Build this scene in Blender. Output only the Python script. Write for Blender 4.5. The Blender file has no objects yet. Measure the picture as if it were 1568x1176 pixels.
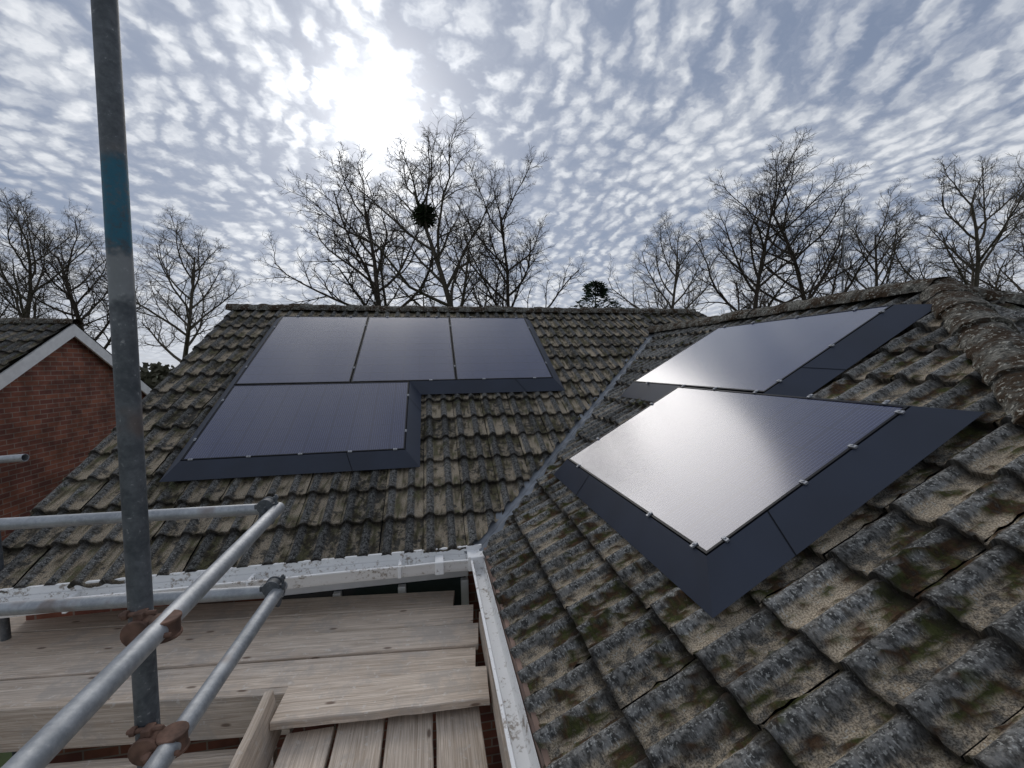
import bpy, bmesh, random
import numpy as np
from math import *
from mathutils import Vector, Matrix, noise
random.seed(7); np.random.seed(7)
scene=bpy.context.scene
COL=scene.collection

# ------------------------------------------------------------ helpers
def link(o,parent=None):
    COL.objects.link(o)
    if parent: o.parent=parent
    return o
def empty(name):
    o=bpy.data.objects.new(name,None); COL.objects.link(o); return o
def mesh_obj(name,verts,faces,mat=None,parent=None,smooth=False,uvs=None):
    me=bpy.data.meshes.new(name); me.from_pydata([tuple(v) for v in verts],[],[tuple(f) for f in faces]); me.update()
    o=bpy.data.objects.new(name,me); link(o,parent)
    if mat: me.materials.append(mat)
    if smooth: me.polygons.foreach_set('use_smooth',[True]*len(me.polygons))
    return o
def box_data(c,sx,sy,sz,R=None):
    vs=[]
    for x in(-.5,.5):
        for y in(-.5,.5):
            for z in(-.5,.5):
                v=Vector((x*sx,y*sy,z*sz))
                if R: v=R@v
                vs.append(Vector(c)+v)
    fs=[(0,1,3,2),(4,6,7,5),(0,4,5,1),(2,3,7,6),(0,2,6,4),(1,5,7,3)]
    return vs,fs
def merge(parts):
    V=[];F=[]
    for v,f in parts:
        n=len(V); V+=list(v); F+=[tuple(i+n for i in q) for q in f]
    return V,F
def bevel(o,w,seg=2):
    m=o.modifiers.new('bev','BEVEL'); m.width=w; m.segments=seg; m.limit_method='ANGLE'; return o
def box(name,c,s,mat,parent=None,R=None,bv=0):
    v,f=box_data(c,*s,R=R); o=mesh_obj(name,v,f,mat,parent)
    if bv: bevel(o,bv)
    return o
def tube_data(p0,p1,r0,r1=None,n=20,cap=True,hollow=False):
    r1=r0 if r1 is None else r1
    p0=Vector(p0);p1=Vector(p1); d=(p1-p0).normalized()
    a=d.orthogonal().normalized(); b=d.cross(a)
    V=[];F=[]
    for p,r in((p0,r0),(p1,r1)):
        for i in range(n):
            t=2*pi*i/n; V.append(p+a*cos(t)*r+b*sin(t)*r)
    for i in range(n): j=(i+1)%n; F.append((i,j,n+j,n+i))
    if cap: F.append(tuple(reversed(range(n)))); F.append(tuple(range(n,2*n)))
    if hollow:
        m=len(V)
        F=F[:-2]
        for p,r in((p0,r0*.84),(p1,r1*.84)):
            for i in range(n):
                t=2*pi*i/n; V.append(p+a*cos(t)*r+b*sin(t)*r)
        for i in range(n):
            j=(i+1)%n
            F.append((m+i,m+n+i,m+n+j,m+j)); F.append((i,m+i,m+j,j)); F.append((n+i,n+j,m+n+j,m+n+i))
    return V,F
def smooth_by_angle(o,ang=40):
    me=o.data; me.polygons.foreach_set('use_smooth',[True]*len(me.polygons))
    try: me.set_sharp_from_angle(angle=radians(ang))
    except Exception: pass

class NT:
    def __init__(s,mat): s.t=mat.node_tree; s.n=s.t.nodes; s.l=s.t.links
    def node(s,typ,**kw):
        n=s.n.new(typ)
        for k,v in kw.items(): setattr(n,k,v)
        return n
    def put(s,inp,v):
        if v is None: return
        if isinstance(v,bpy.types.NodeSocket): s.l.new(v,inp)
        else:
            if inp.type=='RGBA' and len(v)==3: v=(*v,1)
            inp.default_value=v
    def math(s,op,a,b=None,c=None,clamp=False):
        n=s.node('ShaderNodeMath',operation=op); n.use_clamp=clamp
        s.put(n.inputs[0],a)
        if b is not None: s.put(n.inputs[1],b)
        if c is not None: s.put(n.inputs[2],c)
        return n.outputs[0]
    def vmath(s,op,a,b=None,scale=None):
        n=s.node('ShaderNodeVectorMath',operation=op); s.put(n.inputs[0],a)
        if b is not None: s.put(n.inputs[1],b)
        if scale is not None: s.put(n.inputs['Scale'],scale)
        return n.outputs['Value'] if op in('DOT_PRODUCT','LENGTH') else n.outputs[0]
    def mix(s,f,a,b,mode='MIX'):
        n=s.node('ShaderNodeMix',data_type='RGBA',blend_type=mode); s.put(n.inputs[0],f); s.put(n.inputs[6],a); s.put(n.inputs[7],b); return n.outputs[2]
    def noise(s,vec,scale,detail=4,rough=.55,dist=0,col=False,dim='3D'):
        n=s.node('ShaderNodeTexNoise'); n.noise_dimensions=dim; s.put(n.inputs['Vector'],vec); n.inputs['Scale'].default_value=scale
        n.inputs['Detail'].default_value=detail; n.inputs['Roughness'].default_value=rough; n.inputs['Distortion'].default_value=dist
        return n.outputs['Color' if col else 'Fac']
    def ss(s,v,a,b,o0=0,o1=1):
        n=s.node('ShaderNodeMapRange'); n.interpolation_type='SMOOTHSTEP'; s.put(n.inputs[0],v); s.put(n.inputs[1],a); s.put(n.inputs[2],b); s.put(n.inputs[3],o0); s.put(n.inputs[4],o1); return n.outputs[0]
    def mapping(s,vec,scale=(1,1,1),rot=(0,0,0),loc=(0,0,0)):
        n=s.node('ShaderNodeMapping'); s.put(n.inputs[0],vec); n.inputs['Scale'].default_value=scale; n.inputs['Rotation'].default_value=rot; n.inputs['Location'].default_value=loc; return n.outputs[0]
    def bump(s,h,strength=.5,dist=.01,normal=None):
        n=s.node('ShaderNodeBump'); s.put(n.inputs['Height'],h); n.inputs['Strength'].default_value=strength; n.inputs['Distance'].default_value=dist
        if normal: s.l.new(normal,n.inputs['Normal'])
        return n.outputs[0]
def new_mat(name):
    m=bpy.data.materials.new(name); m.use_nodes=True; nt=NT(m); b=m.node_tree.nodes['Principled BSDF']; return m,nt,b
def setb(nt,b,**kw):
    for k,v in kw.items(): nt.put(b.inputs[k.replace('_',' ')],v)
def simple(name,col,rough=.6,metal=0,var=.15,scale=8,bump=0,bscale=40,coord='Object'):
    m,nt,b=new_mat(name); tc=nt.node('ShaderNodeTexCoord').outputs[coord]
    n=nt.noise(tc,scale,2,.6)
    f=nt.ss(n,.3,.7,1-var,1+var)
    c=nt.vmath('SCALE',col,scale=f)
    nt.put(b.inputs['Base Color'],c); setb(nt,b,Roughness=rough,Metallic=metal)
    if bump: nt.put(b.inputs['Normal'],nt.bump(nt.noise(tc,bscale,2),bump,.005))
    return m
def flat(name,col,rough=.9):
    m,nt,b=new_mat(name); b.inputs['Base Color'].default_value=(*col,1); b.inputs['Roughness'].default_value=rough; b.inputs['Specular IOR Level'].default_value=.1; return m

# ------------------------------------------------------------ camera
f,th,ps,ro=646.61,.04706,.18676,-.01449
fwd=Vector((sin(ps)*cos(th),cos(ps)*cos(th),-sin(th))); r=Vector((cos(ps),-sin(ps),0)); u=r.cross(fwd)
r2=cos(ro)*r+sin(ro)*u; u2=-sin(ro)*r+cos(ro)*u
cd=bpy.data.cameras.new('camera'); co=bpy.data.objects.new('camera',cd); COL.objects.link(co)
M=Matrix((r2,u2,-fwd)).transposed().to_4x4(); co.matrix_world=M
cd.sensor_width=36; cd.lens=f*36/1568; cd.clip_end=3000; cd.clip_start=.05
scene.camera=co

# ------------------------------------------------------------ sky / sun
SAZ,SEL=radians(-6.2),radians(29.6)
S=Vector((sin(SAZ)*cos(SEL),cos(SAZ)*cos(SEL),sin(SEL)))
w=bpy.data.worlds.new('World'); scene.world=w; w.use_nodes=True
nt=NT(w); bg=nt.n['Background']
sky=nt.node('ShaderNodeTexSky'); sky.sky_type='NISHITA'; sky.sun_disc=False; sky.sun_elevation=SEL; sky.sun_rotation=SAZ; sky.dust_density=.6
nish=nt.vmath('SCALE',sky.outputs[0],scale=.06)
dirv=nt.node('ShaderNodeTexCoord').outputs['Generated']
sep=nt.node('ShaderNodeSeparateXYZ'); nt.put(sep.inputs[0],dirv)
zz=nt.math('ADD',nt.math('MAXIMUM',sep.outputs[2],0.0),.22)
px=nt.math('DIVIDE',sep.outputs[0],zz); py=nt.math('DIVIDE',sep.outputs[1],zz)
cmb=nt.node('ShaderNodeCombineXYZ'); nt.put(cmb.inputs[0],px); nt.put(cmb.inputs[1],py)
P=cmb.outputs[0]
warp=nt.vmath('SCALE',nt.vmath('SUBTRACT',nt.noise(P,1.2,1,.5,col=True,dim='2D'),(.5,.5,.5)),scale=.34)
warp2=nt.vmath('SCALE',nt.vmath('SUBTRACT',nt.noise(P,15,3,.6,col=True,dim='2D'),(.5,.5,.5)),scale=.085)
PW=nt.vmath('ADD',nt.vmath('ADD',P,warp),warp2)
PM=nt.mapping(PW,scale=(15,10.5,1),rot=(0,0,radians(-14)))
vor=nt.node('ShaderNodeTexVoronoi',feature='SMOOTH_F1'); vor.voronoi_dimensions='2D'; nt.put(vor.inputs['Vector'],PM); vor.inputs['Scale'].default_value=1; vor.inputs['Randomness'].default_value=.6; vor.inputs['Smoothness'].default_value=.3
cell=nt.ss(vor.outputs['Distance'],.0,.72,1,0)
fine=nt.noise(PW,24,4,.62,dim='2D')
big=nt.noise(P,1.5,2,.5,dim='2D')
streak=nt.noise(nt.mapping(PW,scale=(8.5,2.0,1),rot=(0,0,radians(-14))),1,2,.5,dim='2D')
D=nt.math('ADD',nt.math('MULTIPLY',cell,.54),nt.math('MULTIPLY',fine,.48))
D=nt.math('ADD',D,nt.math('MULTIPLY',nt.math('SUBTRACT',streak,.5),.50))
D=nt.math('ADD',D,nt.math('MULTIPLY',nt.math('SUBTRACT',big,.5),.65))
cr=nt.node('ShaderNodeValToRGB'); nt.put(cr.inputs[0],D); cr.color_ramp.interpolation='B_SPLINE'
e=cr.color_ramp.elements; e[0].position=.12; e[0].color=(.26,.32,.45,1); e[1].position=1.0; e[1].color=(.86,.88,.92,1)
for pos,c in((.34,(.34,.39,.50,1)),(.54,(.48,.525,.61,1)),(.78,(.69,.725,.785,1))):
    k=e.new(pos); k.color=c
cl=nt.mix(nt.ss(D,.05,.4,.22,0),cr.outputs[0],nish)
dt=nt.math('MAXIMUM',nt.vmath('DOT_PRODUCT',dirv,tuple(S)),0.0)
g1=nt.math('MULTIPLY',nt.math('POWER',dt,260.),.9)
g2=nt.math('MULTIPLY',nt.math('POWER',dt,50.),.36)
g3=nt.math('MULTIPLY',nt.math('POWER',dt,7.),.21)
cov=nt.ss(D,.15,.85,.55,1.2)
g=nt.math('MULTIPLY',nt.math('ADD',nt.math('ADD',g2,g3),g1),cov)
glow=nt.vmath('SCALE',(1.0,.985,.96),scale=g)
fin=nt.vmath('ADD',nt.vmath('SCALE',cl,scale=.92),glow)
hz=nt.ss(sep.outputs[2],0.02,.24,1,0)
fin=nt.mix(nt.math('MULTIPLY',hz,.65),fin,(.68,.71,.76))
nt.put(bg.inputs[0],fin); bg.inputs[1].default_value=1.0
try:
    w.cycles.sampling_method='MANUAL'; w.cycles.sample_map_resolution=256
except Exception: pass
sl=bpy.data.lights.new('sun','SUN'); sl.energy=1.3; sl.angle=radians(40); sl.color=(1,.95,.89)
so=bpy.data.objects.new('sun',sl); COL.objects.link(so); so.rotation_euler=S.to_track_quat('Z','Y').to_euler()

# ------------------------------------------------------------ materials
def tile_mat(name,dark=1.0,tan=1.0,mossc=(.055,.034,.022),sandth=(.58,.80),lich=.8):
    m,nt,b=new_mat(name)
    uv=nt.node('ShaderNodeUVMap').outputs[0]
    at=nt.node('ShaderNodeAttribute',attribute_name='Mask'); sp=nt.node('ShaderNodeSeparateColor'); nt.put(sp.inputs[0],at.outputs['Color'])
    roll,moss,rnd=sp.outputs[0],sp.outputs[1],sp.outputs[2]; v=at.outputs['Alpha']
    n2=nt.noise(uv,42,3,.7,dim='2D'); n3=nt.noise(uv,190,2,.7,dim='2D'); n4=nt.noise(uv,13,3,.7,dim='2D')
    sand=nt.mix(nt.ss(n3,.3,.7),(.20*dark,.160*dark,.115*dark),(.60*dark*tan,.505*dark*tan,.375*dark*tan))
    grey=nt.mix(nt.ss(n3,.3,.7),(.055*dark,.051*dark,.044*dark),(.22*dark,.207*dark,.182*dark))
    fs=nt.ss(nt.math('ADD',nt.math('ADD',n4,nt.math('MULTIPLY',n2,.35)),nt.math('MULTIPLY',rnd,.22)),*sandth)
    base=nt.mix(fs,grey,sand)
    rollc=nt.mix(nt.ss(n2,.35,.65),(.055*dark,.055*dark,.053*dark),(.23*dark,.23*dark,.222*dark))
    base=nt.mix(nt.math('MULTIPLY',nt.ss(roll,.15,.6),nt.ss(n4,.25,.6,.75,1.0)),base,rollc)
    spot=nt.math('MULTIPLY',nt.ss(nt.noise(uv,125,2,.5,dim='2D'),.58,.66),nt.ss(nt.math('ADD',n4,nt.math('MULTIPLY',roll,.16)),.50,.64))
    base=nt.mix(nt.math('MULTIPLY',spot,lich),base,(.46,.46,.43))
    # brown moss, olive in places
    mb=nt.mix(nt.ss(n4,.4,.6),mossc,(.045,.048,.018))
    mc=nt.vmath('SCALE',mb,scale=nt.ss(n2,.2,.8,.4,2.0))
    base=nt.mix(nt.math('MULTIPLY',moss,nt.ss(n2,.2,.5,.6,1)),base,mc)
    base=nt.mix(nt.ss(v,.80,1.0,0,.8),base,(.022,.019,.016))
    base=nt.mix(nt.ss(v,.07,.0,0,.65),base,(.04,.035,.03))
    base=nt.vmath('SCALE',base,scale=nt.math('ADD',.74,nt.math('MULTIPLY',rnd,.42)))
    nt.put(b.inputs['Base Color'],base); setb(nt,b,Roughness=.95)
    b.inputs['Specular IOR Level'].default_value=.08
    nt.put(b.inputs['Normal'],nt.bump(nt.noise(uv,110,4,.75,dim='2D'),.8,.008))
    return m
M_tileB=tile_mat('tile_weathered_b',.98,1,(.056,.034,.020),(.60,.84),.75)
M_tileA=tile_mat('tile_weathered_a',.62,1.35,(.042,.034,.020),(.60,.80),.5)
def ridge_mat():
    m,nt,b=new_mat('ridge_tile_lichen'); tc=nt.node('ShaderNodeTexCoord').outputs['Object']
    n=nt.noise(tc,7,3,.65); n2=nt.noise(tc,45,3,.7)
    c=nt.mix(nt.ss(n2,.3,.7),(.04,.038,.033),(.23,.22,.19))
    c=nt.mix(nt.ss(nt.math('ADD',n,nt.math('MULTIPLY',n2,.4)),.62,.78),c,(.05,.034,.022))
    c=nt.mix(nt.ss(nt.noise(tc,50,3,.6),.58,.64,0,.75),c,(.40,.39,.34))
    nt.put(b.inputs['Base Color'],c); setb(nt,b,Roughness=.95); b.inputs['Specular IOR Level'].default_value=.1; nt.put(b.inputs['Normal'],nt.bump(n2,1.0,.02)); return m
M_ridge=ridge_mat()
M_lead=simple('lead_valley',(.20,.215,.235),.5,.2,.3,6)
def brick_mat(name,c1,c2,mort):
    m,nt,b=new_mat(name); tc=nt.node('ShaderNodeTexCoord').outputs['Object']
    s=nt.node('ShaderNodeSeparateXYZ'); nt.put(s.inputs[0],tc); c=nt.node('ShaderNodeCombineXYZ')
    nt.put(c.inputs[0],nt.math('ADD',s.outputs[0],s.outputs[1])); nt.put(c.inputs[1],s.outputs[2])
    bt=nt.node('ShaderNodeTexBrick'); nt.put(bt.inputs['Vector'],c.outputs[0]); bt.inputs['Scale'].default_value=1
    bt.inputs['Brick Width'].default_value=.225; bt.inputs['Row Height'].default_value=.075; bt.inputs['Mortar Size'].default_value=.007; bt.inputs['Mortar Smooth'].default_value=.2
    nt.put(bt.inputs['Color1'],c1); nt.put(bt.inputs['Color2'],c2); nt.put(bt.inputs['Mortar'],mort)
    n=nt.noise(c.outputs[0],3,3,.6,dim='2D'); nt.put(b.inputs['Base Color'],nt.vmath('SCALE',bt.outputs[0],scale=nt.ss(n,.3,.7,.65,1.2)))
    setb(nt,b,Roughness=.9); nt.put(b.inputs['Normal'],nt.bump(bt.outputs['Fac'],-.6,.01)); return m
M_brick=brick_mat('red_brick',(.29,.105,.06),(.16,.055,.04),(.26,.20,.16))
def dirty_white(name):
    m,nt,b=new_mat(name); tc=nt.node('ShaderNodeTexCoord').outputs['Object']
    n=nt.noise(tc,36,4,.7); n2=nt.noise(tc,6,2,.6)
    f=nt.ss(nt.math('ADD',nt.math('MULTIPLY',n,.7),nt.math('MULTIPLY',n2,.4)),.585,.70)
    nt.put(b.inputs['Base Color'],nt.mix(f,(.82,.82,.81),(.33,.29,.25))); setb(nt,b,Roughness=.55); return m
M_white_d=dirty_white('weathered_white_gutter')
M_white=simple('white_upvc',(.78,.78,.77),.45,var=.06)
M_glass_win=simple('window_glass',(.02,.025,.03),.08,var=.1)
M_fascia=simple('brown_fascia',(.20,.13,.10),.8,var=.3,bump=.3)
def wood_mat():
    m,nt,b=new_mat('scaffold_board_wood'); uv=nt.node('ShaderNodeUVMap').outputs[0]
    oi=nt.node('ShaderNodeAttribute',attribute_name='Brd').outputs['Fac']
    off=nt.node('ShaderNodeCombineXYZ'); nt.put(off.inputs[0],nt.math('MULTIPLY',oi,31.)); nt.put(off.inputs[1],nt.math('MULTIPLY',oi,17.))
    uvo=nt.vmath('ADD',uv,off.outputs[0])
    wv=nt.noise(nt.mapping(uvo,scale=(1.2,45,1)),1.6,4,.65,1.2,dim='2D')
    gr=nt.noise(nt.mapping(uvo,scale=(2.5,160,1)),2,3,.6,dim='2D')
    blot=nt.noise(uvo,3.5,5,.7,dim='2D')
    c=nt.mix(nt.ss(wv,.25,.75),(.44,.345,.26),(.78,.665,.55))
    c=nt.mix(nt.ss(gr,.45,.7,0,.4),c,(.32,.26,.21))
    c=nt.mix(nt.ss(blot,.48,.66,0,.6),c,(.42,.375,.33))
    c=nt.mix(nt.ss(nt.noise(uvo,22,3,.7,dim='2D'),.62,.72,0,.5),c,(.70,.66,.61))
    vo=nt.node('ShaderNodeTexVoronoi'); vo.voronoi_dimensions='2D'; nt.put(vo.inputs['Vector'],nt.mapping(uvo,scale=(1.1,3.0,1))); vo.inputs['Scale'].default_value=1.3
    kn=nt.ss(nt.math('ADD',vo.outputs['Distance'],nt.math('MULTIPLY',gr,.03)),.065,.035)
    c=nt.mix(nt.math('MULTIPLY',kn,.8),c,(.12,.07,.045))
    c=nt.vmath('SCALE',c,scale=nt.math('ADD',.76,nt.math('MULTIPLY',oi,.32)))
    nt.put(b.inputs['Base Color'],c); setb(nt,b,Roughness=.85); nt.put(b.inputs['Normal'],nt.bump(wv,.5,.005)); return m
M_wood=wood_mat()
def steel(name,c0,c1,paint=False,rough=.5,metal=.5):
    m,nt,b=new_mat(name); tc=nt.node('ShaderNodeTexCoord').outputs['Object']
    n=nt.noise(tc,9,4,.7); n2=nt.noise(tc,70,3,.7)
    c=nt.mix(nt.ss(nt.math('ADD',n,nt.math('MULTIPLY',n2,.5)),.5,1.0),c0,c1)
    c=nt.mix(nt.ss(n2,.62,.74,0,.5),c,(.45,.45,.44))
    ru=nt.ss(nt.noise(tc,4.5,3,.7),.58,.72,0,.6); c=nt.mix(ru,c,(.13,.08,.055))
    if paint:
        s=nt.node('ShaderNodeSeparateXYZ'); nt.put(s.inputs[0],tc)
        z=nt.math('ADD',s.outputs[2],nt.math('MULTIPLY',n,.25))
        k=nt.math('MULTIPLY',nt.ss(z,.37,.42),nt.ss(z,.66,.58)); c=nt.mix(nt.math('MULTIPLY',k,nt.ss(n2,.35,.55,.3,.9)),c,(.015,.12,.18))
        k2=nt.math('MULTIPLY',nt.ss(z,.25,.30),nt.ss(z,.40,.36)); c=nt.mix(nt.math('MULTIPLY',k2,.6),c,(.30,.31,.31))
    nt.put(b.inputs['Base Color'],c); setb(nt,b,Roughness=rough,Metallic=metal); nt.put(b.inputs['Normal'],nt.bump(n2,.25,.002)); return m
M_steel=steel('galvanised_tube',(.25,.265,.28),(.42,.435,.45))
M_steel_d=steel('dark_tube',(.055,.063,.07),(.14,.15,.16),True,.6,.3)
M_rust=simple('rusty_coupler',(.15,.085,.06),.8,.2,.5,20,.5,60)
def panel_mat():
    m,nt,b=new_mat('solar_glass'); uv=nt.node('ShaderNodeUVMap').outputs[0]
    s=nt.node('ShaderNodeSeparateXYZ'); nt.put(s.inputs[0],uv)
    def lines(v,per,wd):
        fr=nt.math('FRACT',nt.math('DIVIDE',v,per)); d=nt.math('ABSOLUTE',nt.math('SUBTRACT',fr,.5)); return nt.ss(d,.5-wd/per,.5-wd/per*.5)
    bus=lines(s.outputs[0],.0182,.0022); cellx=lines(s.outputs[0],.182,.0026); celly=lines(s.outputs[1],.182,.0026)
    c=nt.mix(nt.math('MULTIPLY',bus,.55),(.007,.010,.052),(.10,.12,.20))
    c=nt.mix(nt.math('MULTIPLY',nt.math('MAXIMUM',cellx,celly),.8),c,(.003,.003,.010))
    tc=nt.node('ShaderNodeTexCoord').outputs['Object']
    dn=nt.noise(tc,1.3,2,.5); dust=nt.ss(dn,.45,.78,.0,.02); c=nt.mix(dust,c,(.4,.42,.48))
    nt.put(b.inputs['Base Color'],c); setb(nt,b,Roughness=.17)
    b.inputs['IOR'].default_value=1.55; b.inputs['Coat Weight'].default_value=.8; b.inputs['Coat Roughness'].default_value=.22; b.inputs['Coat IOR'].default_value=1.42
    b.inputs['Specular Tint'].default_value=(.86,.89,1,1)
    return m
M_panel=panel_mat()
M_frame=flat('black_frame',(.010,.011,.014),.4)
M_skirt=simple('dark_skirt_metal',(.016,.023,.042),.5,0,.12,3)
M_clip=simple('alu_clip',(.30,.31,.33),.5,.5,.1)
M_bark=flat('bark',(.062,.050,.040)); M_bark2=flat('bark_pale',(.10,.086,.068))
M_ground=simple('grass_ground',(.055,.08,.03),.95,0,.4,.4)

# ------------------------------------------------------------ roof tile slopes
PER=.165; TW=2*PER; EXP=.335
K=.5708; AL=atan(K); ca,sa=cos(AL),sin(AL)
def tile_slope(name,org,ds,dtv,n,Ls,Lt,mat,parent,nup=10,nv=5,cuts=(),mossy=1.0,lim=None,seed=0,EXP=EXP,PER=PER,RH=.040):
    TW=2*PER
    rng=np.random.RandomState(seed)
    org=np.array(org,float);ds=np.array(ds,float);dtv=np.array(dtv,float);n=np.array(n,float)
    cols=int(ceil(Ls/TW)); rows=int(ceil(Lt/EXP))
    us=np.linspace(0,TW-.004,nup*2+1)
    vs=np.concatenate([[0,0],np.linspace(0.04,1.06,nv)])
    x=(us%PER)-PER/3; wd=PER*.50
    prof=np.where(np.abs(x)<wd/2,np.cos(np.pi*np.clip(x,-wd/2,wd/2)/wd)**.7,0)
    prof_h=RH*prof
    V=[];Mk=[];UV=[];F=[]; nu=len(us); nvv=len(vs); base=0
    fi=np.arange(nu-1); fj=np.arange(nvv-1); I,J=np.meshgrid(fi,fj)
    q=np.stack([J*nu+I,J*nu+I+1,(J+1)*nu+I+1,(J+1)*nu+I],-1).reshape(-1,4)
    for c in range(rows):
        for k in range(cols):
            if lim and not lim((k+.5)*TW,(c+.5)*EXP): continue
            jl=rng.normal(0,.0025); jt=rng.normal(0,.006); tl=rng.normal(0,.005); rn=rng.rand()
            s=us[None,:]+k*TW+rng.normal(0,.0015); t=(c+vs[:,None])*EXP+jt*(1-vs[:,None])
            lift=.026*(1-vs[:,None])+jl+tl*(us[None,:]/TW-.5)
            h=lift+prof_h[None,:]
            h[0,:]=prof_h*.9-.012
            S_=np.broadcast_to(s,h.shape).copy(); T_=np.broadcast_to(t,h.shape).copy()
            T_[0,:]+=.004
            mm=np.zeros(h.shape)
            for a in range(nvv):
                for b_ in range(nu):
                    ss_,tt_=S_[a,b_],T_[a,b_]
                    n1=noise.noise(Vector((ss_*4+seed*9,tt_*4,0))); n2=noise.noise(Vector((ss_*17,tt_*14,5.3+seed))); n3=noise.noise(Vector((ss_*50,tt_*50,2.1)))
                    bias=.22*max(0,vs[a]-.45)*2-.48*prof[b_]+ (.14 if prof[b_]<.05 and abs(abs(x[b_])-wd/2)<.02 else 0)
                    val=n1*.6+n2*.75+n3*.6+bias
                    mv=min(1,max(0,(val-.10)/.14))*mossy
                    mm[a,b_]=mv
                    h[a,b_]+=mv*(.007+.010*n3)+.0014*n3
                    if a<2: T_[a,b_]+=.004*n2+.004*n3
            pts=org+S_[...,None]*ds+T_[...,None]*dtv+h[...,None]*n
            V.append(pts.reshape(-1,3)); UV.append(np.stack([S_,T_],-1).reshape(-1,2))
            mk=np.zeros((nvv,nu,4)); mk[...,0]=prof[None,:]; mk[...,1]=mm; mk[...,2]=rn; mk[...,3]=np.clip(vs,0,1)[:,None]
            Mk.append(mk.reshape(-1,4)); F.append(q+base); base+=nu*nvv
    V=np.concatenate(V);UV=np.concatenate(UV);Mk=np.concatenate(Mk);F=np.concatenate(F)
    me=bpy.data.meshes.new(name); me.vertices.add(len(V)); me.vertices.foreach_set('co',V.ravel())
    me.loops.add(F.size); me.loops.foreach_set('vertex_index',F.ravel()); me.polygons.add(len(F))
    me.polygons.foreach_set('loop_start',np.arange(0,F.size,4)); me.polygons.foreach_set('loop_total',np.full(len(F),4)); me.update(calc_edges=True)
    uvl=me.uv_layers.new(name='UVMap'); uvl.data.foreach_set('uv',UV[F.ravel()].ravel())
    ca_=me.color_attributes.new('Mask','FLOAT_COLOR','POINT'); ca_.data.foreach_set('color',Mk.ravel())
    me.polygons.foreach_set('use_smooth',[True]*len(F)); me.materials.append(mat)
    if cuts:
        bm=bmesh.new(); bm.from_mesh(me)
        for co_,no_ in cuts:
            bmesh.ops.bisect_plane(bm,geom=bm.verts[:]+bm.edges[:]+bm.faces[:],plane_co=co_,plane_no=no_,clear_outer=True)
        bm.to_mesh(me); bm.free()
    me.update()
    try: me.set_sharp_from_angle(angle=radians(50))
    except Exception: pass
    o=bpy.data.objects.new(name,me); link(o,parent); return o

house=empty('tiled_house')
def zA(y): return -.27+K*(y-4.890)
def zB(x): return -.875+K*(x-1.123)
EA=3.04; EB=.33; RA=6.95; RBx=3.55; VY=2.707; HX=1.15
off=.046
nA=(0,-sa,ca); nB=(-sa,0,ca); nH=(0,-sa,ca)
def dn(p,n,o=off): return (p[0]-n[0]*o,p[1]-n[1]*o,p[2]-n[2]*o)
LA=(RA-EA)/ca; LB=(RBx-EB)/ca
tile_slope('roof_slope_back',dn((-2.88,EA,zA(EA)),nA),(1,0,0),(0,ca,sa),nA,6.45,LA,M_tileA,house,10,6,
   cuts=[((.31,.31+VY+.075,0),(1,-1,0)),((0,RA,0),(0,1,0))],mossy=.8,lim=lambda s,t:(-2.88+s)-(EA+t*ca)<-VY+.35,seed=1,EXP=.32,PER=.155)
tile_slope('roof_slope_back_far',dn((3.55,EA+3.0*ca,zA(EA+3.0*ca)),nA),(1,0,0),(0,ca,sa),nA,1.1,LA-3.0,M_tileA,house,6,4,cuts=[((0,RA,0),(0,1,0))],seed=4)
YB0=EB-HX
tile_slope('roof_slope_side',dn((EB,6.4,zB(EB)),nB),(0,-1,0),(ca,0,sa),nB,6.4-YB0,LB,M_tileB,house,14,12,
   cuts=[((.31,.31+VY-.06,0),(-1,1,0)),((HX,0,0),(1,-1,0)),((RBx,0,0),(1,0,0))],mossy=1.0,
   lim=lambda s,t:(6.4-s)-(EB+t*ca)<VY+.35 and (EB+t*ca)-(6.4-s)<HX+.35,seed=2,EXP=.31,PER=.15,RH=.042)
YH=YB0
tile_slope('roof_slope_hip',dn((EB,YH,zB(EB)),nH),(1,0,0),(0,ca,sa),nH,2*(RBx-EB),LB,M_tileB,house,7,5,
   cuts=[((HX,0,0),(-1,1,0)),((2*RBx-EB,YH,0),(1,1,0))],mossy=1.0,seed=3,EXP=.31,PER=.15)
zr=zB(RBx)-.03
mesh_obj('roof_rear_planes',[(-2.88,RA,zA(RA)-.02),(4.65,RA,zA(RA)-.02),(4.65,RA+3.9,zA(EA)),(-2.88,RA+3.9,zA(EA)),
   (RBx,RBx-HX,zr),(RBx,6.5,zr),(6.8,6.5,zB(EB)),(6.8,YH,zB(EB))],
   [(0,1,2,3),(4,5,6,7)],M_tileA,house)
d_=.075
mesh_obj('roof_underlay',[dn((-2.85,EA+.03,zA(EA+.03)),nA,d_),dn((EB,EA+.03,zA(EA+.03)),nA,d_),dn((RBx,RBx+VY,zA(RBx+VY)),nA,d_),dn((RBx,RA,zA(RA)),nA,d_),dn((-2.85,RA,zA(RA)),nA,d_),
   dn((EB+.03,YH,zB(EB)),nB,d_),dn((EB+.03,EB+VY,zB(EB)),nB,d_),dn((RBx,RBx+VY,zB(RBx)),nB,d_),dn((RBx,RBx-HX,zB(RBx)),nB,d_)],
   [(0,1,2,3,4),(5,8,7,6)],M_frame,house)
Vv=[]
for x in(.27,RBx):
    y=x+VY
    Vv+=[(x-.07,y+.07,zA(y+.07)-.045),(x-.02,y+.02,zA(y)-.035),(x+.0,y-.0,zA(y)-.02),(x+.02,y-.02,zA(y)-.035),(x+.07,y-.07,zB(x+.07)-.045)]
mesh_obj('valley_lead',Vv,[(k,k+1,k+6,k+5) for k in range(4)],M_lead,house)
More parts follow.
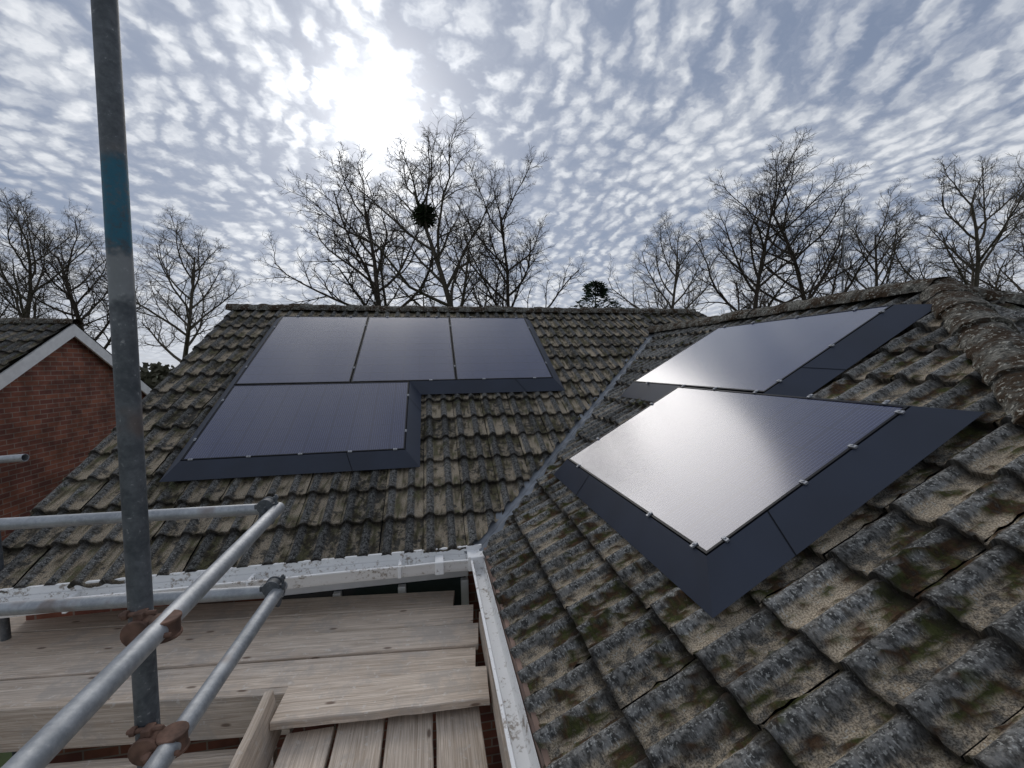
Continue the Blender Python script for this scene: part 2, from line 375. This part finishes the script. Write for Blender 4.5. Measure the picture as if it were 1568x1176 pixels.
def capping(name,p0,p1,r=.125,seg=.42,parent=house,mat=M_ridge,drop=.055,flat=.8):
    p0=Vector(p0);p1=Vector(p1); L=(p1-p0).length; d=(p1-p0)/L; side=d.cross(Vector((0,0,1))).normalized(); up=side.cross(d)
    n=max(1,int(round(L/seg))); V=[];F=[]; na=22; nl=16
    for i in range(n):
        b=len(V); jr=random.gauss(0,.004); js=random.gauss(0,.006); ju=random.gauss(0,.005)
        for j in range(nl):
            t=j/(nl-1); pos=p0+d*((i+t*1.05)*L/n)
            for a in range(na+1):
                an=pi*a/na; rr=r+jr+.014*(1-t)
                q=side*(cos(an)*rr*1.05+js)+up*(sin(an)*rr*flat-drop+ju)
                nz=noise.noise((pos+q)*9)*.010+noise.noise((pos+q)*28)*.009+max(0,noise.noise((pos+q)*16+Vector((5,5,5))))*.022
                V.append(pos+q+q.normalized()*nz)
        for j in range(nl-1):
            for a in range(na): q=b+j*(na+1)+a; F.append((q,q+1,q+na+2,q+na+1))
        F.append(tuple(b+a for a in range(na,-1,-1)))
    o=mesh_obj(name,V,F,mat,parent,True)
    try:o.data.set_sharp_from_angle(angle=radians(60))
    except Exception:pass
    return o
capping('ridge_capping_back',(-2.92,RA,zA(RA)+.0),(4.65,RA,zA(RA)+.0),.11)
capping('ridge_capping_side',(RBx,6.75,zB(RBx)+.015),(RBx,RBx-HX,zB(RBx)+.015),.12)
capping('hip_capping',(EB,YH,zB(EB)+.02),(RBx,RBx-HX,zB(RBx)+.02),.105,.33)
capping('hip_capping_far',(2*RBx-EB,YH,zB(EB)+.02),(RBx,RBx-HX,zB(RBx)+.02),.105,.33)
GZ=-4.3
WA=EA+.36; WB=EB+.36
mesh_obj('wall_back_wing',[(-2.78,WA,GZ),(WB,WA,GZ),(WB,WA,-1.47),(-2.78,WA,-1.47),(-2.78,2*RA-WA,GZ),(-2.78,2*RA-WA,-1.3),(-2.78,RA,zA(RA)-.1)],[(0,1,2,3),(0,3,6,5,4)],M_brick,house)
mesh_obj('wall_side_wing',[(WB,WA,GZ),(WB,YH+.36,GZ),(WB,YH+.36,-1.47),(WB,WA,-1.47),(6.4,YH+.36,GZ),(6.4,YH+.36,-1.47)],[(0,1,2,3),(1,4,5,2)],M_brick,house)
box('soffit_back',((-2.8+WB)/2,EA+.20,-1.475),(WB+2.8,.36,.02),M_white_d,house)
box('soffit_side',(EB+.2,(WA+YH)/2,-1.475),(.36,WA-YH,.02),M_white_d,house)
box('fascia_back',((-2.8+EB)/2,EA+.02,-1.40),(EB+2.8,.02,.14),M_white_d,house)
box('fascia_side',(EB+.02,(3.0+YH)/2,-1.40),(.02,3.0-YH,.14),M_fascia,house)
def barge(name,x,y0,z0,y1,z1,h,mat,parent,t=.03):
    v=[(x-t/2,y0,z0),(x+t/2,y0,z0),(x+t/2,y0,z0-h),(x-t/2,y0,z0-h),(x-t/2,y1,z1),(x+t/2,y1,z1),(x+t/2,y1,z1-h),(x-t/2,y1,z1-h)]
    return mesh_obj(name,v,[(0,1,2,3),(4,7,6,5),(0,4,5,1),(1,5,6,2),(2,6,7,3),(3,7,4,0)],mat,parent)
barge('bargeboard',-2.83,EA+.02,zA(EA+.02)-.08,RA,zA(RA)-.08,.18,M_white_d,house)
def gutter(name,p0,p1,outv,mat,wd=.11,hh=.075):
    p0=Vector(p0);p1=Vector(p1);o_=Vector(outv)
    outer=[(0,0),(0,-hh*.7),(wd*.15,-hh),(wd*.75,-hh),(wd*.95,-hh*.55),(wd,-.01),(wd+.008,0.0),(wd+.008,.008),(wd-.006,.008)]
    inner=[(wd-.008,-.01),(wd*.9,-hh*.5),(wd*.72,-hh+.006),(wd*.18,-hh+.006),(.005,-hh*.68),(.005,0)]
    pr=outer+inner; n=len(pr); V=[]
    N=int((p1-p0).length/.25)+1
    for i in range(N+1):
        p=p0.lerp(p1,i/N)
        sag=random.gauss(0,.0015)
        for a,b in pr: V.append(p+o_*a+Vector((0,0,b+sag)))
    F=[]
    for i in range(N):
        for j in range(n): k=(j+1)%n; F.append((i*n+j,i*n+k,(i+1)*n+k,(i+1)*n+j))
    F.append(tuple(range(n))); F.append(tuple(N*n+j for j in reversed(range(n))))
    o=mesh_obj(name,V,F,mat,house,True); o.data.set_sharp_from_angle(angle=radians(35)); return o
gutter('gutter_back',(-2.85,EA+.005,-1.375),(EB-.02,EA+.005,-1.385),(0,-1,0),M_white_d,hh=.085)
gutter('gutter_side',(EB+.005,2.93,-1.385),(EB+.005,YH-.1,-1.385),(-1,0,0),M_white_d,wd=.09)
parts=[]
for x in(-2.2,-1.2,-.25): parts.append(box_data((x,EA-.055,-1.416),.025,.127,.082))
parts.append(box_data((.02,EA-.055,-1.415),.06,.13,.09)); parts.append(box_data((EB-.05,EA-.05,-1.41),.12,.13,.10))
v,f_=merge(parts); bevel(mesh_obj('gutter_brackets',v,f_,M_white_d,house),.006)
wz0,wz1=-2.7,-1.50
parts=[box_data((-.50,WA-.03,wz1-.10),1.5,.07,.20),box_data((-.50,WA-.03,wz0),1.5,.07,.06)]
for x in(-1.22,-.75,-.27,.22): parts.append(box_data((x,WA-.037,(wz0+wz1)/2-.1),.06,.078,wz1-wz0-.25))
v,f_=merge(parts); bevel(mesh_obj('window_frame',v,f_,M_white,house),.005)
box('window_glass',(-.50,WA-.02,(wz0+wz1)/2-.1),(1.46,.02,wz1-wz0-.24),M_glass_win,house)

# ------------------------------------------------------------ solar panels
L_,W_=1.762,1.134
def make_panel(o,ds,dt,n,s0,t0,ls,lt):
    o=Vector(o);ds=Vector(ds);dt=Vector(dt);n=Vector(n)
    def P(s,t,h): return o+ds*s+dt*t+n*h
    fr=.012; th=.032
    e_=empty('solar_panel')
    a=(s0,t0,s0+ls,t0+lt); i=(s0+fr,t0+fr,s0+ls-fr,t0+lt-fr)
    V=[P(a[0],a[1],0),P(a[2],a[1],0),P(a[2],a[3],0),P(a[0],a[3],0),P(i[0],i[1],0),P(i[2],i[1],0),P(i[2],i[3],0),P(i[0],i[3],0),
       P(a[0],a[1],-th),P(a[2],a[1],-th),P(a[2],a[3],-th),P(a[0],a[3],-th),P(i[0],i[1],-.003),P(i[2],i[1],-.003),P(i[2],i[3],-.003),P(i[0],i[3],-.003)]
    F=[(0,1,5,4),(1,2,6,5),(2,3,7,6),(3,0,4,7),(0,8,9,1),(1,9,10,2),(2,10,11,3),(3,11,8,0),(8,11,10,9),(4,5,13,12),(5,6,14,13),(6,7,15,14),(7,4,12,15)]
    mesh_obj('frame',V,F,M_frame,e_)
    g=mesh_obj('glass',[V[12],V[13],V[14],V[15]],[(0,1,2,3)],M_panel,e_)
    uvl=g.data.uv_layers.new(name='UVMap')
    q=[(0,0),(ls,0),(ls,lt),(0,lt)] if ls>lt else [(0,0),(0,ls),(lt,ls),(lt,0)]
    for k in range(4): uvl.data[k].uv=q[k]
    return e_
pA=Vector((-2.01456,4.83095,-.16538)); dsA=(1,0,0); dtA=(0,ca,sa)
for k in range(3): make_panel(pA,dsA,dtA,nA,k*1.144+.001,0,W_,L_)
make_panel(pA,dsA,dtA,nA,0,-1.154,L_,W_)
pB=Vector((1.06372,1.48727,-.77057)); dsB=(0,1,0); dtB=(ca,0,sa)
UO=.842
make_panel(pB,dsB,dtB,nB,0,0,L_,W_)
make_panel(pB,dsB,dtB,nB,UO,W_+.02,L_,W_)
def skirt(name,o,ds,dt,n,poly,flare,h=.105):
    o=Vector(o);ds=Vector(ds);dt=Vector(dt);n=Vector(n); N=len(poly)
    area=sum(poly[i][0]*poly[(i+1)%N][1]-poly[(i+1)%N][0]*poly[i][1] for i in range(N)); sg=1 if area>0 else -1
    def offp(dist):
        out=[]
        for i in range(N):
            a=Vector(poly[i-1]);b=Vector(poly[i]);c=Vector(poly[(i+1)%N])
            e1=(b-a).normalized();e2=(c-b).normalized(); n1=Vector((e1.y,-e1.x))*sg; n2=Vector((e2.y,-e2.x))*sg
            out.append(b+n1*dist+n2*dist)
        return out
    in_=offp(.006); ou=offp(flare)
    V=[o+ds*p.x+dt*p.y+n*(-.004) for p in in_]+[o+ds*p.x+dt*p.y+n*(-h) for p in ou]+[o+ds*p.x+dt*p.y+n*(-.02) for p in offp(.0)]
    F=[]
    for i in range(N):
        j=(i+1)%N; F.append((i,j,N+j,N+i)); F.append((i,2*N+i,2*N+j,j))
    ob=mesh_obj(name,V,F,M_skirt)
    bm=bmesh.new(); bm.from_mesh(ob.data); bmesh.ops.recalc_face_normals(bm,faces=bm.faces); bm.to_mesh(ob.data); bm.free()
    parts=[]
    for i in range(N):
        j=(i+1)%N; a=V[i];b=V[j];c=V[N+j];d=V[N+i]; L=(b-a).length
        if L>1.0:
            t=.72 if L<2 else .4
            fn=(b-a).cross(d-a).normalized()
            if fn.dot(n)<0: fn=-fn
            p=a.lerp(b,t);q=d.lerp(c,t); e_=(b-a).normalized()*.003
            parts.append(([p-e_+fn*.002,p+e_+fn*.002,q+e_+fn*.002,q-e_+fn*.002],[(0,1,2,3)]))
    if parts:
        v,f_=merge(parts); mesh_obj('seam',v,f_,M_frame,ob)
    return ob
W3=2*1.144+W_+.001
polyA=[(0,-1.154),(L_,-1.154),(L_,-.001),(W3,-.001),(W3,L_),(0,L_)]
skirt('solar_skirting',pA,dsA,dtA,nA,polyA,.13)
polyB=[(0,0),(L_,0),(L_,W_+.02),(UO+L_,W_+.02),(UO+L_,2*W_+.02),(UO,2*W_+.02),(UO,W_),(0,W_)]
skirt('solar_skirting',pB,dsB,dtB,nB,polyB,.15)
def clips(name,o,ds,dt,n,pts):
    o=Vector(o);ds=Vector(ds);dt=Vector(dt);n=Vector(n); parts=[]; R=Matrix((ds,dt,n)).transposed()
    for s,t,vert in pts:
        c=o+ds*s+dt*t+n*.002
        sx,sy=(.017,.034) if vert else (.034,.017)
        parts.append(box_data(c,sx,sy,.010,R)); parts.append(box_data(c+n*.006,.010,.010,.006,R))
    v,f_=merge(parts); return bevel(mesh_obj(name,v,f_,M_clip),.002)
ptsA=[(s,-1.156,0) for s in(.07,.5,.9,1.3,1.68)]+[(0,t,1) for t in(-.9,-.3,.35,1.4)]+[(W3,t,1) for t in(.35,1.4)]+[(1.139,t,1) for t in(.3,1.45)]+[(2.283,t,1) for t in(.3,1.45)]+[(s,-.003,0) for s in(2.0,2.6,3.2)]+[(L_,t,1) for t in(-.9,-.3)]+[(s,L_,0) for s in(.2,.9,1.4,2.1,2.6,3.3)]
clips('panel_clips',pA,dsA,dtA,nA,ptsA)
ptsB=[(0,t,0) for t in(.10,.52,.80,1.08)]+[(s,0,1) for s in(.08,.45,1.5)]+[(s,W_+.01,1) for s in(.1,.5,.9,1.3,1.7,2.3)]+[(UO,t,0) for t in(W_+.15,W_+.6,W_+1.05)]+[(s,2*W_+.02,1) for s in(1.1,1.6,2.1,2.5)]+[(L_,t,0) for t in(.3,.85)]
clips('panel_clips',pB,dsB,dtB,nB,ptsB)

# ------------------------------------------------------------ scaffolding
scaf=empty('scaffolding')
R0=.02415
tubes=[('standard',(-.742,1.20,1.45),(-.682,1.115,-2.6),M_steel_d),
 ('guard_rail',(-3.6,2.13,-.62),(-.69,2.0,-.62),M_steel),
 ('guard_rail_return',(-.675,1.99,-.615),(-.63,.35,-.62),M_steel),
 ('mid_rail',(-3.6,2.07,-.905),(-.61,1.81,-.90),M_steel),
 ('mid_rail_return',(-.627,1.84,-.895),(-.645,.3,-.91),M_steel),
 ('standard_far',(-2.76,3.20,-.56),(-2.70,3.19,-2.6),M_steel_d),
 ('stub',(-3.3,3.33,-.60),(-2.56,3.20,-.55),M_steel),
 ('transom',(-.95,2.5,-1.98),(-.95,.6,-1.98),M_steel),
 ('ledger',(-2.8,2.22,-2.08),(-.2,2.1,-2.08),M_steel_d),
 ('ledger_low',(-2.0,1.6,-2.02),(.3,1.5,-2.02),M_steel_d)]
for nme,a,b,mt in tubes:
    v,f_=tube_data(a,b,R0,n=28,hollow=True); o=mesh_obj(nme,v,f_,mt,scaf); smooth_by_angle(o)
def coupler(c,ax1,ax2,mat):
    c=Vector(c);ax1=Vector(ax1).normalized();ax2=Vector(ax2).normalized(); parts=[]
    n=ax1.cross(ax2).normalized()
    c1=c-n*R0*1.05; c2=c+n*R0*1.05
    for cc,ax in((c1,ax1),(c2,ax2)):
        parts.append(tube_data(cc-ax*.020,cc+ax*.020,R0+.005,n=20))
        parts.append(tube_data(cc-ax*.024,cc-ax*.016,R0+.008,n=20)); parts.append(tube_data(cc+ax*.016,cc+ax*.024,R0+.008,n=20))
        sd=ax.cross(n).normalized()
        for sgn in(-1,1):
            Rm=Matrix((ax,sd,n)).transposed()
            parts.append(box_data(cc+sd*sgn*(R0+.011),.028,.018,.020,Rm))
        parts.append(tube_data(cc+sd*(R0+.014)-n*.032,cc+sd*(R0+.014)+n*.045,.006,n=8))
        parts.append(tube_data(cc+sd*(R0+.014)+n*.026,cc+sd*(R0+.014)+n*.038,.011,n=6))
    v,f_=merge(parts); o=mesh_obj('coupler',v,f_,mat,scaf); smooth_by_angle(o,35); bevel(o,.0015,1)
coupler((-.670,1.13,-.62),(0,0,1),(0,1,0),M_rust)
coupler((-.662,1.12,-.90),(0,0,1),(0,1,0),M_rust)
coupler((-.715,1.965,-.62),(1,0,0),(0,1,0),M_steel_d)
coupler((-.645,1.80,-.90),(1,0,0),(0,1,0),M_steel_d)

def board(name,p0,p1,width,thick,up=(0,0,1),parent=scaf,roll=0):
    p0=Vector(p0);p1=Vector(p1); d=(p1-p0); L=d.length; d/=L; up=Vector(up); sd=up.cross(d).normalized(); up=d.cross(sd).normalized()
    nl=40; V=[];F=[]
    ring=[(-.5,0),(-.48,.003),(.48,.003),(.5,0),(.5,-1),(-.5,-1)]
    rb=random.random(); ph=random.random()*9
    for i in range(nl+1):
        t=i/nl; bow=.004*sin(t*pi)*(-1 if rb>.5 else 1)+.003*noise.noise(Vector((t*5,ph,0))); ws=.004*noise.noise(Vector((t*7,ph,3)))
        for k,(a,b) in enumerate(ring):
            h=b*thick
            if k in(1,2): h=0
            if k in(0,3): h=-.005
            chip=.006*min(0,noise.noise(Vector((t*L*9,ph,k*3.)))) if k in(0,3,4,5) else 0
            ex=(.006*noise.noise(Vector((ph,k*2.,i)))) if i in(0,nl) else 0
            V.append(p0+d*(L*t+ex)+sd*(a*width+ws+(chip if a>0 else -chip))+up*(h+bow))
    n=len(ring)
    cum=[0,.005,width,width+.01,width+.01+thick,2*width+thick,2*width+2*thick]
    uvs=[]
    for i in range(nl):
        for k in range(n):
            j=(k+1)%n; F.append((i*n+k,(i+1)*n+k,(i+1)*n+j,i*n+j)); x0,x1=L*i/nl,L*(i+1)/nl
            uvs+= [(x0,cum[k]),(x1,cum[k]),(x1,cum[k+1]),(x0,cum[k+1])]
    F.append(tuple(range(n))); uvs+=[(.02*k,.3*k) for k in range(n)]
    F.append(tuple(nl*n+k for k in reversed(range(n)))); uvs+=[(.02*k,.3*k) for k in range(n)]
    o=mesh_obj(name,V,F,M_wood,parent)
    ul=o.data.uv_layers.new(name='UVMap'); ul.data.foreach_set('uv',[c for q in uvs for c in q])
    at=o.data.attributes.new('Brd','FLOAT','POINT'); at.data.foreach_set('value',[rb]*len(V))
    return o
z0=-1.71
for i in range(4):
    yc=2.465+i*.2275
    xr=(.21,.25,.24,.12)[i]
    dz=random.uniform(-.006,.006)
    board('board_%d'%i,(-3.7,yc+.33,z0+dz),(xr,yc-.08,z0+dz),.215,.038)
board('lap_board',(-.775,2.19,-1.655),(.25,2.135,-1.66),.232,.038)
board('toe_board',(-3.7,2.68,-1.80),(-.77,2.295,-1.80),.225,.045,up=(.12,-1,0))
board('lower_toe_board',(-3.7,2.60,-2.10),(-.85,2.28,-2.10),.225,.045,up=(.12,-1,0))
board('return_toe_board',(-.79,2.20,-1.70),(-.74,.4,-1.66),.225,.038,up=(1,0,.15))
for i,x in enumerate((-.60,-.365,-.13,.105)):
    board('return_board_%d'%i,(x-.015,2.13+random.uniform(-.03,.03),-1.745+random.uniform(-.005,.005)),(x,-.8,-1.745),.218,.038)
for i in range(-3,7):
    board('lower_board_%d'%(i+3),(-6.5,.75+i*.235+.2,-2.35),(-.85,.75+i*.235,-2.35),.225,.038)
board('bearer_by_wall',(.29,2.7,-1.62),(.275,-.5,-1.62),.05,.12)

# ------------------------------------------------------------ neighbour house
nb=empty('brick_house')
PN=radians(32.5)
NX=-6.0; AY=8.38; AZ=.80; kk=tan(PN); HW=3.4; NL=9
ez=AZ-kk*HW
mesh_obj('gable_wall',[(NX,AY-HW+.3,GZ),(NX,AY+HW-.3,GZ),(NX,AY+HW-.3,ez+.1),(NX,AY,AZ-.12),(NX,AY-HW+.3,ez+.1)],[(0,1,2,3,4)],M_brick,nb)
mesh_obj('front_wall',[(NX,AY-HW+.3,GZ),(NX-NL,AY-HW+.3,GZ),(NX-NL,AY-HW+.3,ez+.1),(NX,AY-HW+.3,ez+.1),(NX,AY+HW-.3,GZ),(NX-NL,AY+HW-.3,GZ),(NX-NL,AY+HW-.3,ez+.1),(NX,AY+HW-.3,ez+.1),(NX-NL,AY,AZ-.12)],[(0,3,2,1),(4,5,6,7),(1,2,8,6,5)],M_brick,nb)
an=PN
M_tileN=tile_mat('tile_neighbour',.6,.8,(.06,.04,.03),(.7,.9),.3)
tile_slope('roof_front',(NX-NL,AY-HW,ez),(1,0,0),(0,cos(an),sin(an)),(0,-sin(an),cos(an)),NL+.12,HW/cos(an),M_tileN,nb,4,3,cuts=[((0,AY,0),(0,1,0)),((NX+.12,0,0),(1,0,0))],seed=8,lim=lambda s,t:s>5)
mesh_obj('roof_back',[(NX-NL,AY,AZ),(NX+.12,AY,AZ),(NX+.12,AY+HW,ez),(NX-NL,AY+HW,ez)],[(0,1,2,3)],M_tileN,nb)
mesh_obj('roof_front_deck',[(NX-NL,AY,AZ-.03),(NX+.1,AY,AZ-.03),(NX+.1,AY-HW,ez-.03),(NX-NL,AY-HW,ez-.03)],[(0,1,2,3)],M_tileN,nb)
capping('ridge_capping',(NX-NL,AY,AZ+.03),(NX+.14,AY,AZ+.03),.11,.45,nb)
barge('bargeboard_front',NX+.10,AY-HW-.05,ez-.02-.03,AY,AZ-.02,.2,M_white,nb)
barge('bargeboard_back',NX+.10,AY+HW+.05,ez-.02-.03,AY,AZ-.02,.2,M_white,nb)
mesh_obj('verge_soffit',[(NX,AY-HW,ez-.1),(NX+.085,AY-HW,ez-.1),(NX+.085,AY,AZ-.1),(NX,AY,AZ-.1),(NX,AY+HW,ez-.1),(NX+.085,AY+HW,ez-.1)],[(0,1,2,3),(3,2,5,4)],M_white,nb)

# ------------------------------------------------------------ ground
g=mesh_obj('ground',[(-600,-600,GZ),(600,-600,GZ),(600,600,GZ),(-600,600,GZ)],[(0,1,2,3)],M_ground)

# ------------------------------------------------------------ trees
def gen_tree(seed,H,spread=1.0,n1=17):
    rng=random.Random(seed); segs=[]
    nseg=[8,7,5,3,2]; nch=[n1,9,7,5,0]
    def br(p,d,L,rad,lv):
        n=nseg[lv]; pts=[p]; dirs=[d]; wig=[.07,.13,.18,.22,.28][lv]; trop=[.0,.07,.05,.04,.02][lv]
        for i in range(n):
            d=(d+Vector((rng.gauss(0,wig),rng.gauss(0,wig),rng.gauss(0,wig*.6)+trop))).normalized()
            q=p+d*(L/n); ra=rad*(1-i/n*.75); rb=rad*(1-(i+1)/n*.75); segs.append((p,q+d*ra*.3,ra,rb,lv)); p=q; pts.append(p); dirs.append(d)
        if lv==4: return
        nc=nch[lv]
        for k in range(nc):
            t0=[.30,.20,.12,.1][lv]; t=t0+(1-t0)*((k+rng.random())/nc)*.99
            fi=t*n; i=min(int(fi),n-1); fr=fi-i; pp=pts[i].lerp(pts[i+1],fr); dd=dirs[min(i+1,n)]
            ax=dd.orthogonal().normalized(); ax=Matrix.Rotation(k*2.4+rng.uniform(-.5,.5),3,dd)@ax
            a0=[(62-30*t,78-32*t),(28,55),(28,60),(25,62)][lv]
            ang=radians(rng.uniform(*a0)*(spread if lv==0 else 1))
            cd_=(Matrix.Rotation(ang,3,ax)@dd).normalized()
            Lc=[H*.44*(1.12-.62*t),L*.46*(1.15-.6*t),L*.46*(1.15-.5*t),L*.6][lv]*rng.uniform(.75,1.2)
            rc=min(rad*(1-t*.65)*.66,[.15,.055,.026,.012][lv]*1.15)
            rc=max(rc,[.06,.026,.013,.0100][lv])
            br(pp,cd_,Lc,rc,lv+1)
    br(Vector((0,0,0)),Vector((0,0,1)),H*.80,H*.0135,0)
    return segs
def segs_mesh(name,segs):
    groups={}
    for s in segs: groups.setdefault(7 if s[4]==0 else 5 if s[4]==1 else 3,[]).append(s)
    allV=[];loops=[];tot=0
    for ns,g_ in groups.items():
        p0=np.array([s[0] for s in g_]);p1=np.array([s[1] for s in g_]);r0=np.array([s[2] for s in g_]);r1=np.array([s[3] for s in g_])
        d=p1-p0; d/=np.linalg.norm(d,axis=1)[:,None]; ref=np.where(np.abs(d[:,2:3])<.9,np.array([[0,0,1.]]),np.array([[1.,0,0]]))
        a=np.cross(d,ref); a/=np.linalg.norm(a,axis=1)[:,None]; b=np.cross(d,a)
        an=np.arange(ns)*2*pi/ns
        off_=a[:,None,:]*np.cos(an)[None,:,None]+b[:,None,:]*np.sin(an)[None,:,None]
        A=p0[:,None,:]+off_*r0[:,None,None]; B=p1[:,None,:]+off_*r1[:,None,None]
        vv=np.concatenate([A,B],1).reshape(-1,3)
        i=np.arange(ns); j=(i+1)%ns; q=np.stack([i,j,ns+j,ns+i],-1)
        fc=(q[None]+ (np.arange(len(g_))*2*ns)[:,None,None]).reshape(-1,4)+tot
        allV.append(vv); loops.append(fc); tot+=len(vv)
    V=np.concatenate(allV);F=np.concatenate(loops)
    me=bpy.data.meshes.new(name); me.vertices.add(len(V)); me.vertices.foreach_set('co',V.ravel()); me.loops.add(F.size); me.loops.foreach_set('vertex_index',F.ravel())
    me.polygons.add(len(F)); me.polygons.foreach_set('loop_start',np.arange(0,F.size,4)); me.polygons.foreach_set('loop_total',np.full(len(F),4)); me.update(calc_edges=True)
    return me,V[:,2].max()
TM=[]
for i,(sd,sp,n1) in enumerate([(11,1.0,16),(12,.9,15),(13,1.05,16),(14,.95,15)]):
    me,zm=segs_mesh('bare_tree_mesh',gen_tree(sd,20,sp,n1)); me.materials.append(M_bark if i%2==0 else M_bark2); TM.append((me,zm))
TREES=[(-2.7,33.5,16.9,0,0,1.15),(3.2,33,17.3,1,1,1.1),(6.4,34,15.6,2,2.2,.95),
 (-25.5,38,13.4,2,.5,1.05),(-18.5,36.6,12.8,3,1.5,1.1),(-31,37,12.5,1,4,1.05),(-37,40,13.5,0,2,1.0),
 (18.6,31,12.6,3,.3,1.05),(24,29.5,15.8,0,2.6,1.0),(30.5,28.5,16.9,2,.8,1.0),(35.5,28.5,14.5,3,5,.95),
 (40,26.5,14.6,1,2,1.0),(47,25.5,14.8,0,4.2,1.0),(56,26,15,3,1.2,1.0)]
for x,y,top,k,rot,wd in TREES:
    me,zm=TM[k]; o=bpy.data.objects.new('bare_tree',me); COL.objects.link(o); h=(top-GZ)/zm
    o.location=(x,y,GZ); o.scale=(h*wd,h*wd,h); o.rotation_euler=(0,0,rot)
rng=random.Random(5); ms=[]
for i in range(1100):
    d=Vector((rng.gauss(0,1),rng.gauss(0,1),rng.gauss(0,1))).normalized(); p=d*rng.uniform(0,.6)
    q=p+(d+Vector((rng.gauss(0,.5),rng.gauss(0,.5),rng.gauss(0,.5)))).normalized()*rng.uniform(.2,.5); ms.append((p,q,.035,.025,3))
mm_,_=segs_mesh('mistletoe_mesh',ms); mm_.materials.append(flat('mistletoe_leaf',(.025,.04,.018),.8)); mo=bpy.data.objects.new('mistletoe_clump',mm_); COL.objects.link(mo); mo.location=(-.29,32.6,11.14); mo.scale=(1.15,1.15,1.15)
M_con=simple('conifer_needles',(.03,.055,.028),.9,0,.4,3)
def conifer(loc,H,R):
    rng=random.Random(3); V=[];F=[]
    for k in range(3600):
        t=rng.random()**.8; z=H*(.15+.85*t); rr=R*min(1,(1-t)*2.2)**.7*(.7+.3*sin(t*40)); a=rng.random()*2*pi; q=rr*sqrt(rng.uniform(.15,1))
        c=Vector((cos(a)*q,sin(a)*q,z-.25*q)); d=Vector((cos(a),sin(a),rng.uniform(-.3,.4))).normalized(); s=d.cross(Vector((0,0,1))).normalized(); L=rng.uniform(.25,.55)
        b=len(V); V+=[c-s*.07,c+s*.07,c+d*L+s*.02,c+d*L-s*.02+Vector((0,0,rng.uniform(-.1,.1)))]; F.append((b,b+1,b+2,b+3))
    v,f_=tube_data((0,0,0),(0,0,H*.97),.22,.03,8); V2,F2=merge([(V,F),(v,f_)])
    o=mesh_obj('conifer_tree',V2,F2,M_con); o.location=loc; return o
conifer((12.3,30.5,GZ),10.4,3.8)
def leafmass(name,pts,mat,n,size):
    rng=random.Random(9); V=[];F=[]
    for k in range(n):
        x,y,z,rx,ry,rz=pts[rng.randrange(len(pts))]
        d=Vector((rng.gauss(0,1),rng.gauss(0,1),rng.gauss(0,1))).normalized()*rng.uniform(.6,1)
        c=Vector((x+d.x*rx,y+d.y*ry,z+d.z*rz)); a=Vector((rng.gauss(0,1),rng.gauss(0,1),rng.gauss(0,1))).normalized(); b_=a.orthogonal().normalized(); s=size*rng.uniform(.5,1.3)
        i=len(V); V+=[c-a*s,c+b_*s*.6,c+a*s,c-b_*s*.6]; F.append((i,i+1,i+2,i+3))
    return mesh_obj(name,V,F,mat)
M_hedge=flat('hedge_leaf',(.085,.08,.055))
hp=[(x+random.uniform(-1,1),60+random.uniform(-3,3),GZ+2+random.uniform(0,1.5),2.8,2,2.6) for x in range(-80,100,3)]
leafmass('distant_hedge',hp,M_hedge,20000,.4)
v,f_=tube_data((0,0,0),(0,0,15.6),.09,.05,10); v2,f2=tube_data((-.5,0,15.3),(.5,0,15.3),.03,.03,6); v,f_=merge([(v,f_),(v2,f2)])
o=mesh_obj('aerial_mast',v,f_,M_clip); o.location=(29.5,26,GZ)

scene.view_settings.view_transform='Standard'; scene.view_settings.look='None'; scene.view_settings.exposure=0
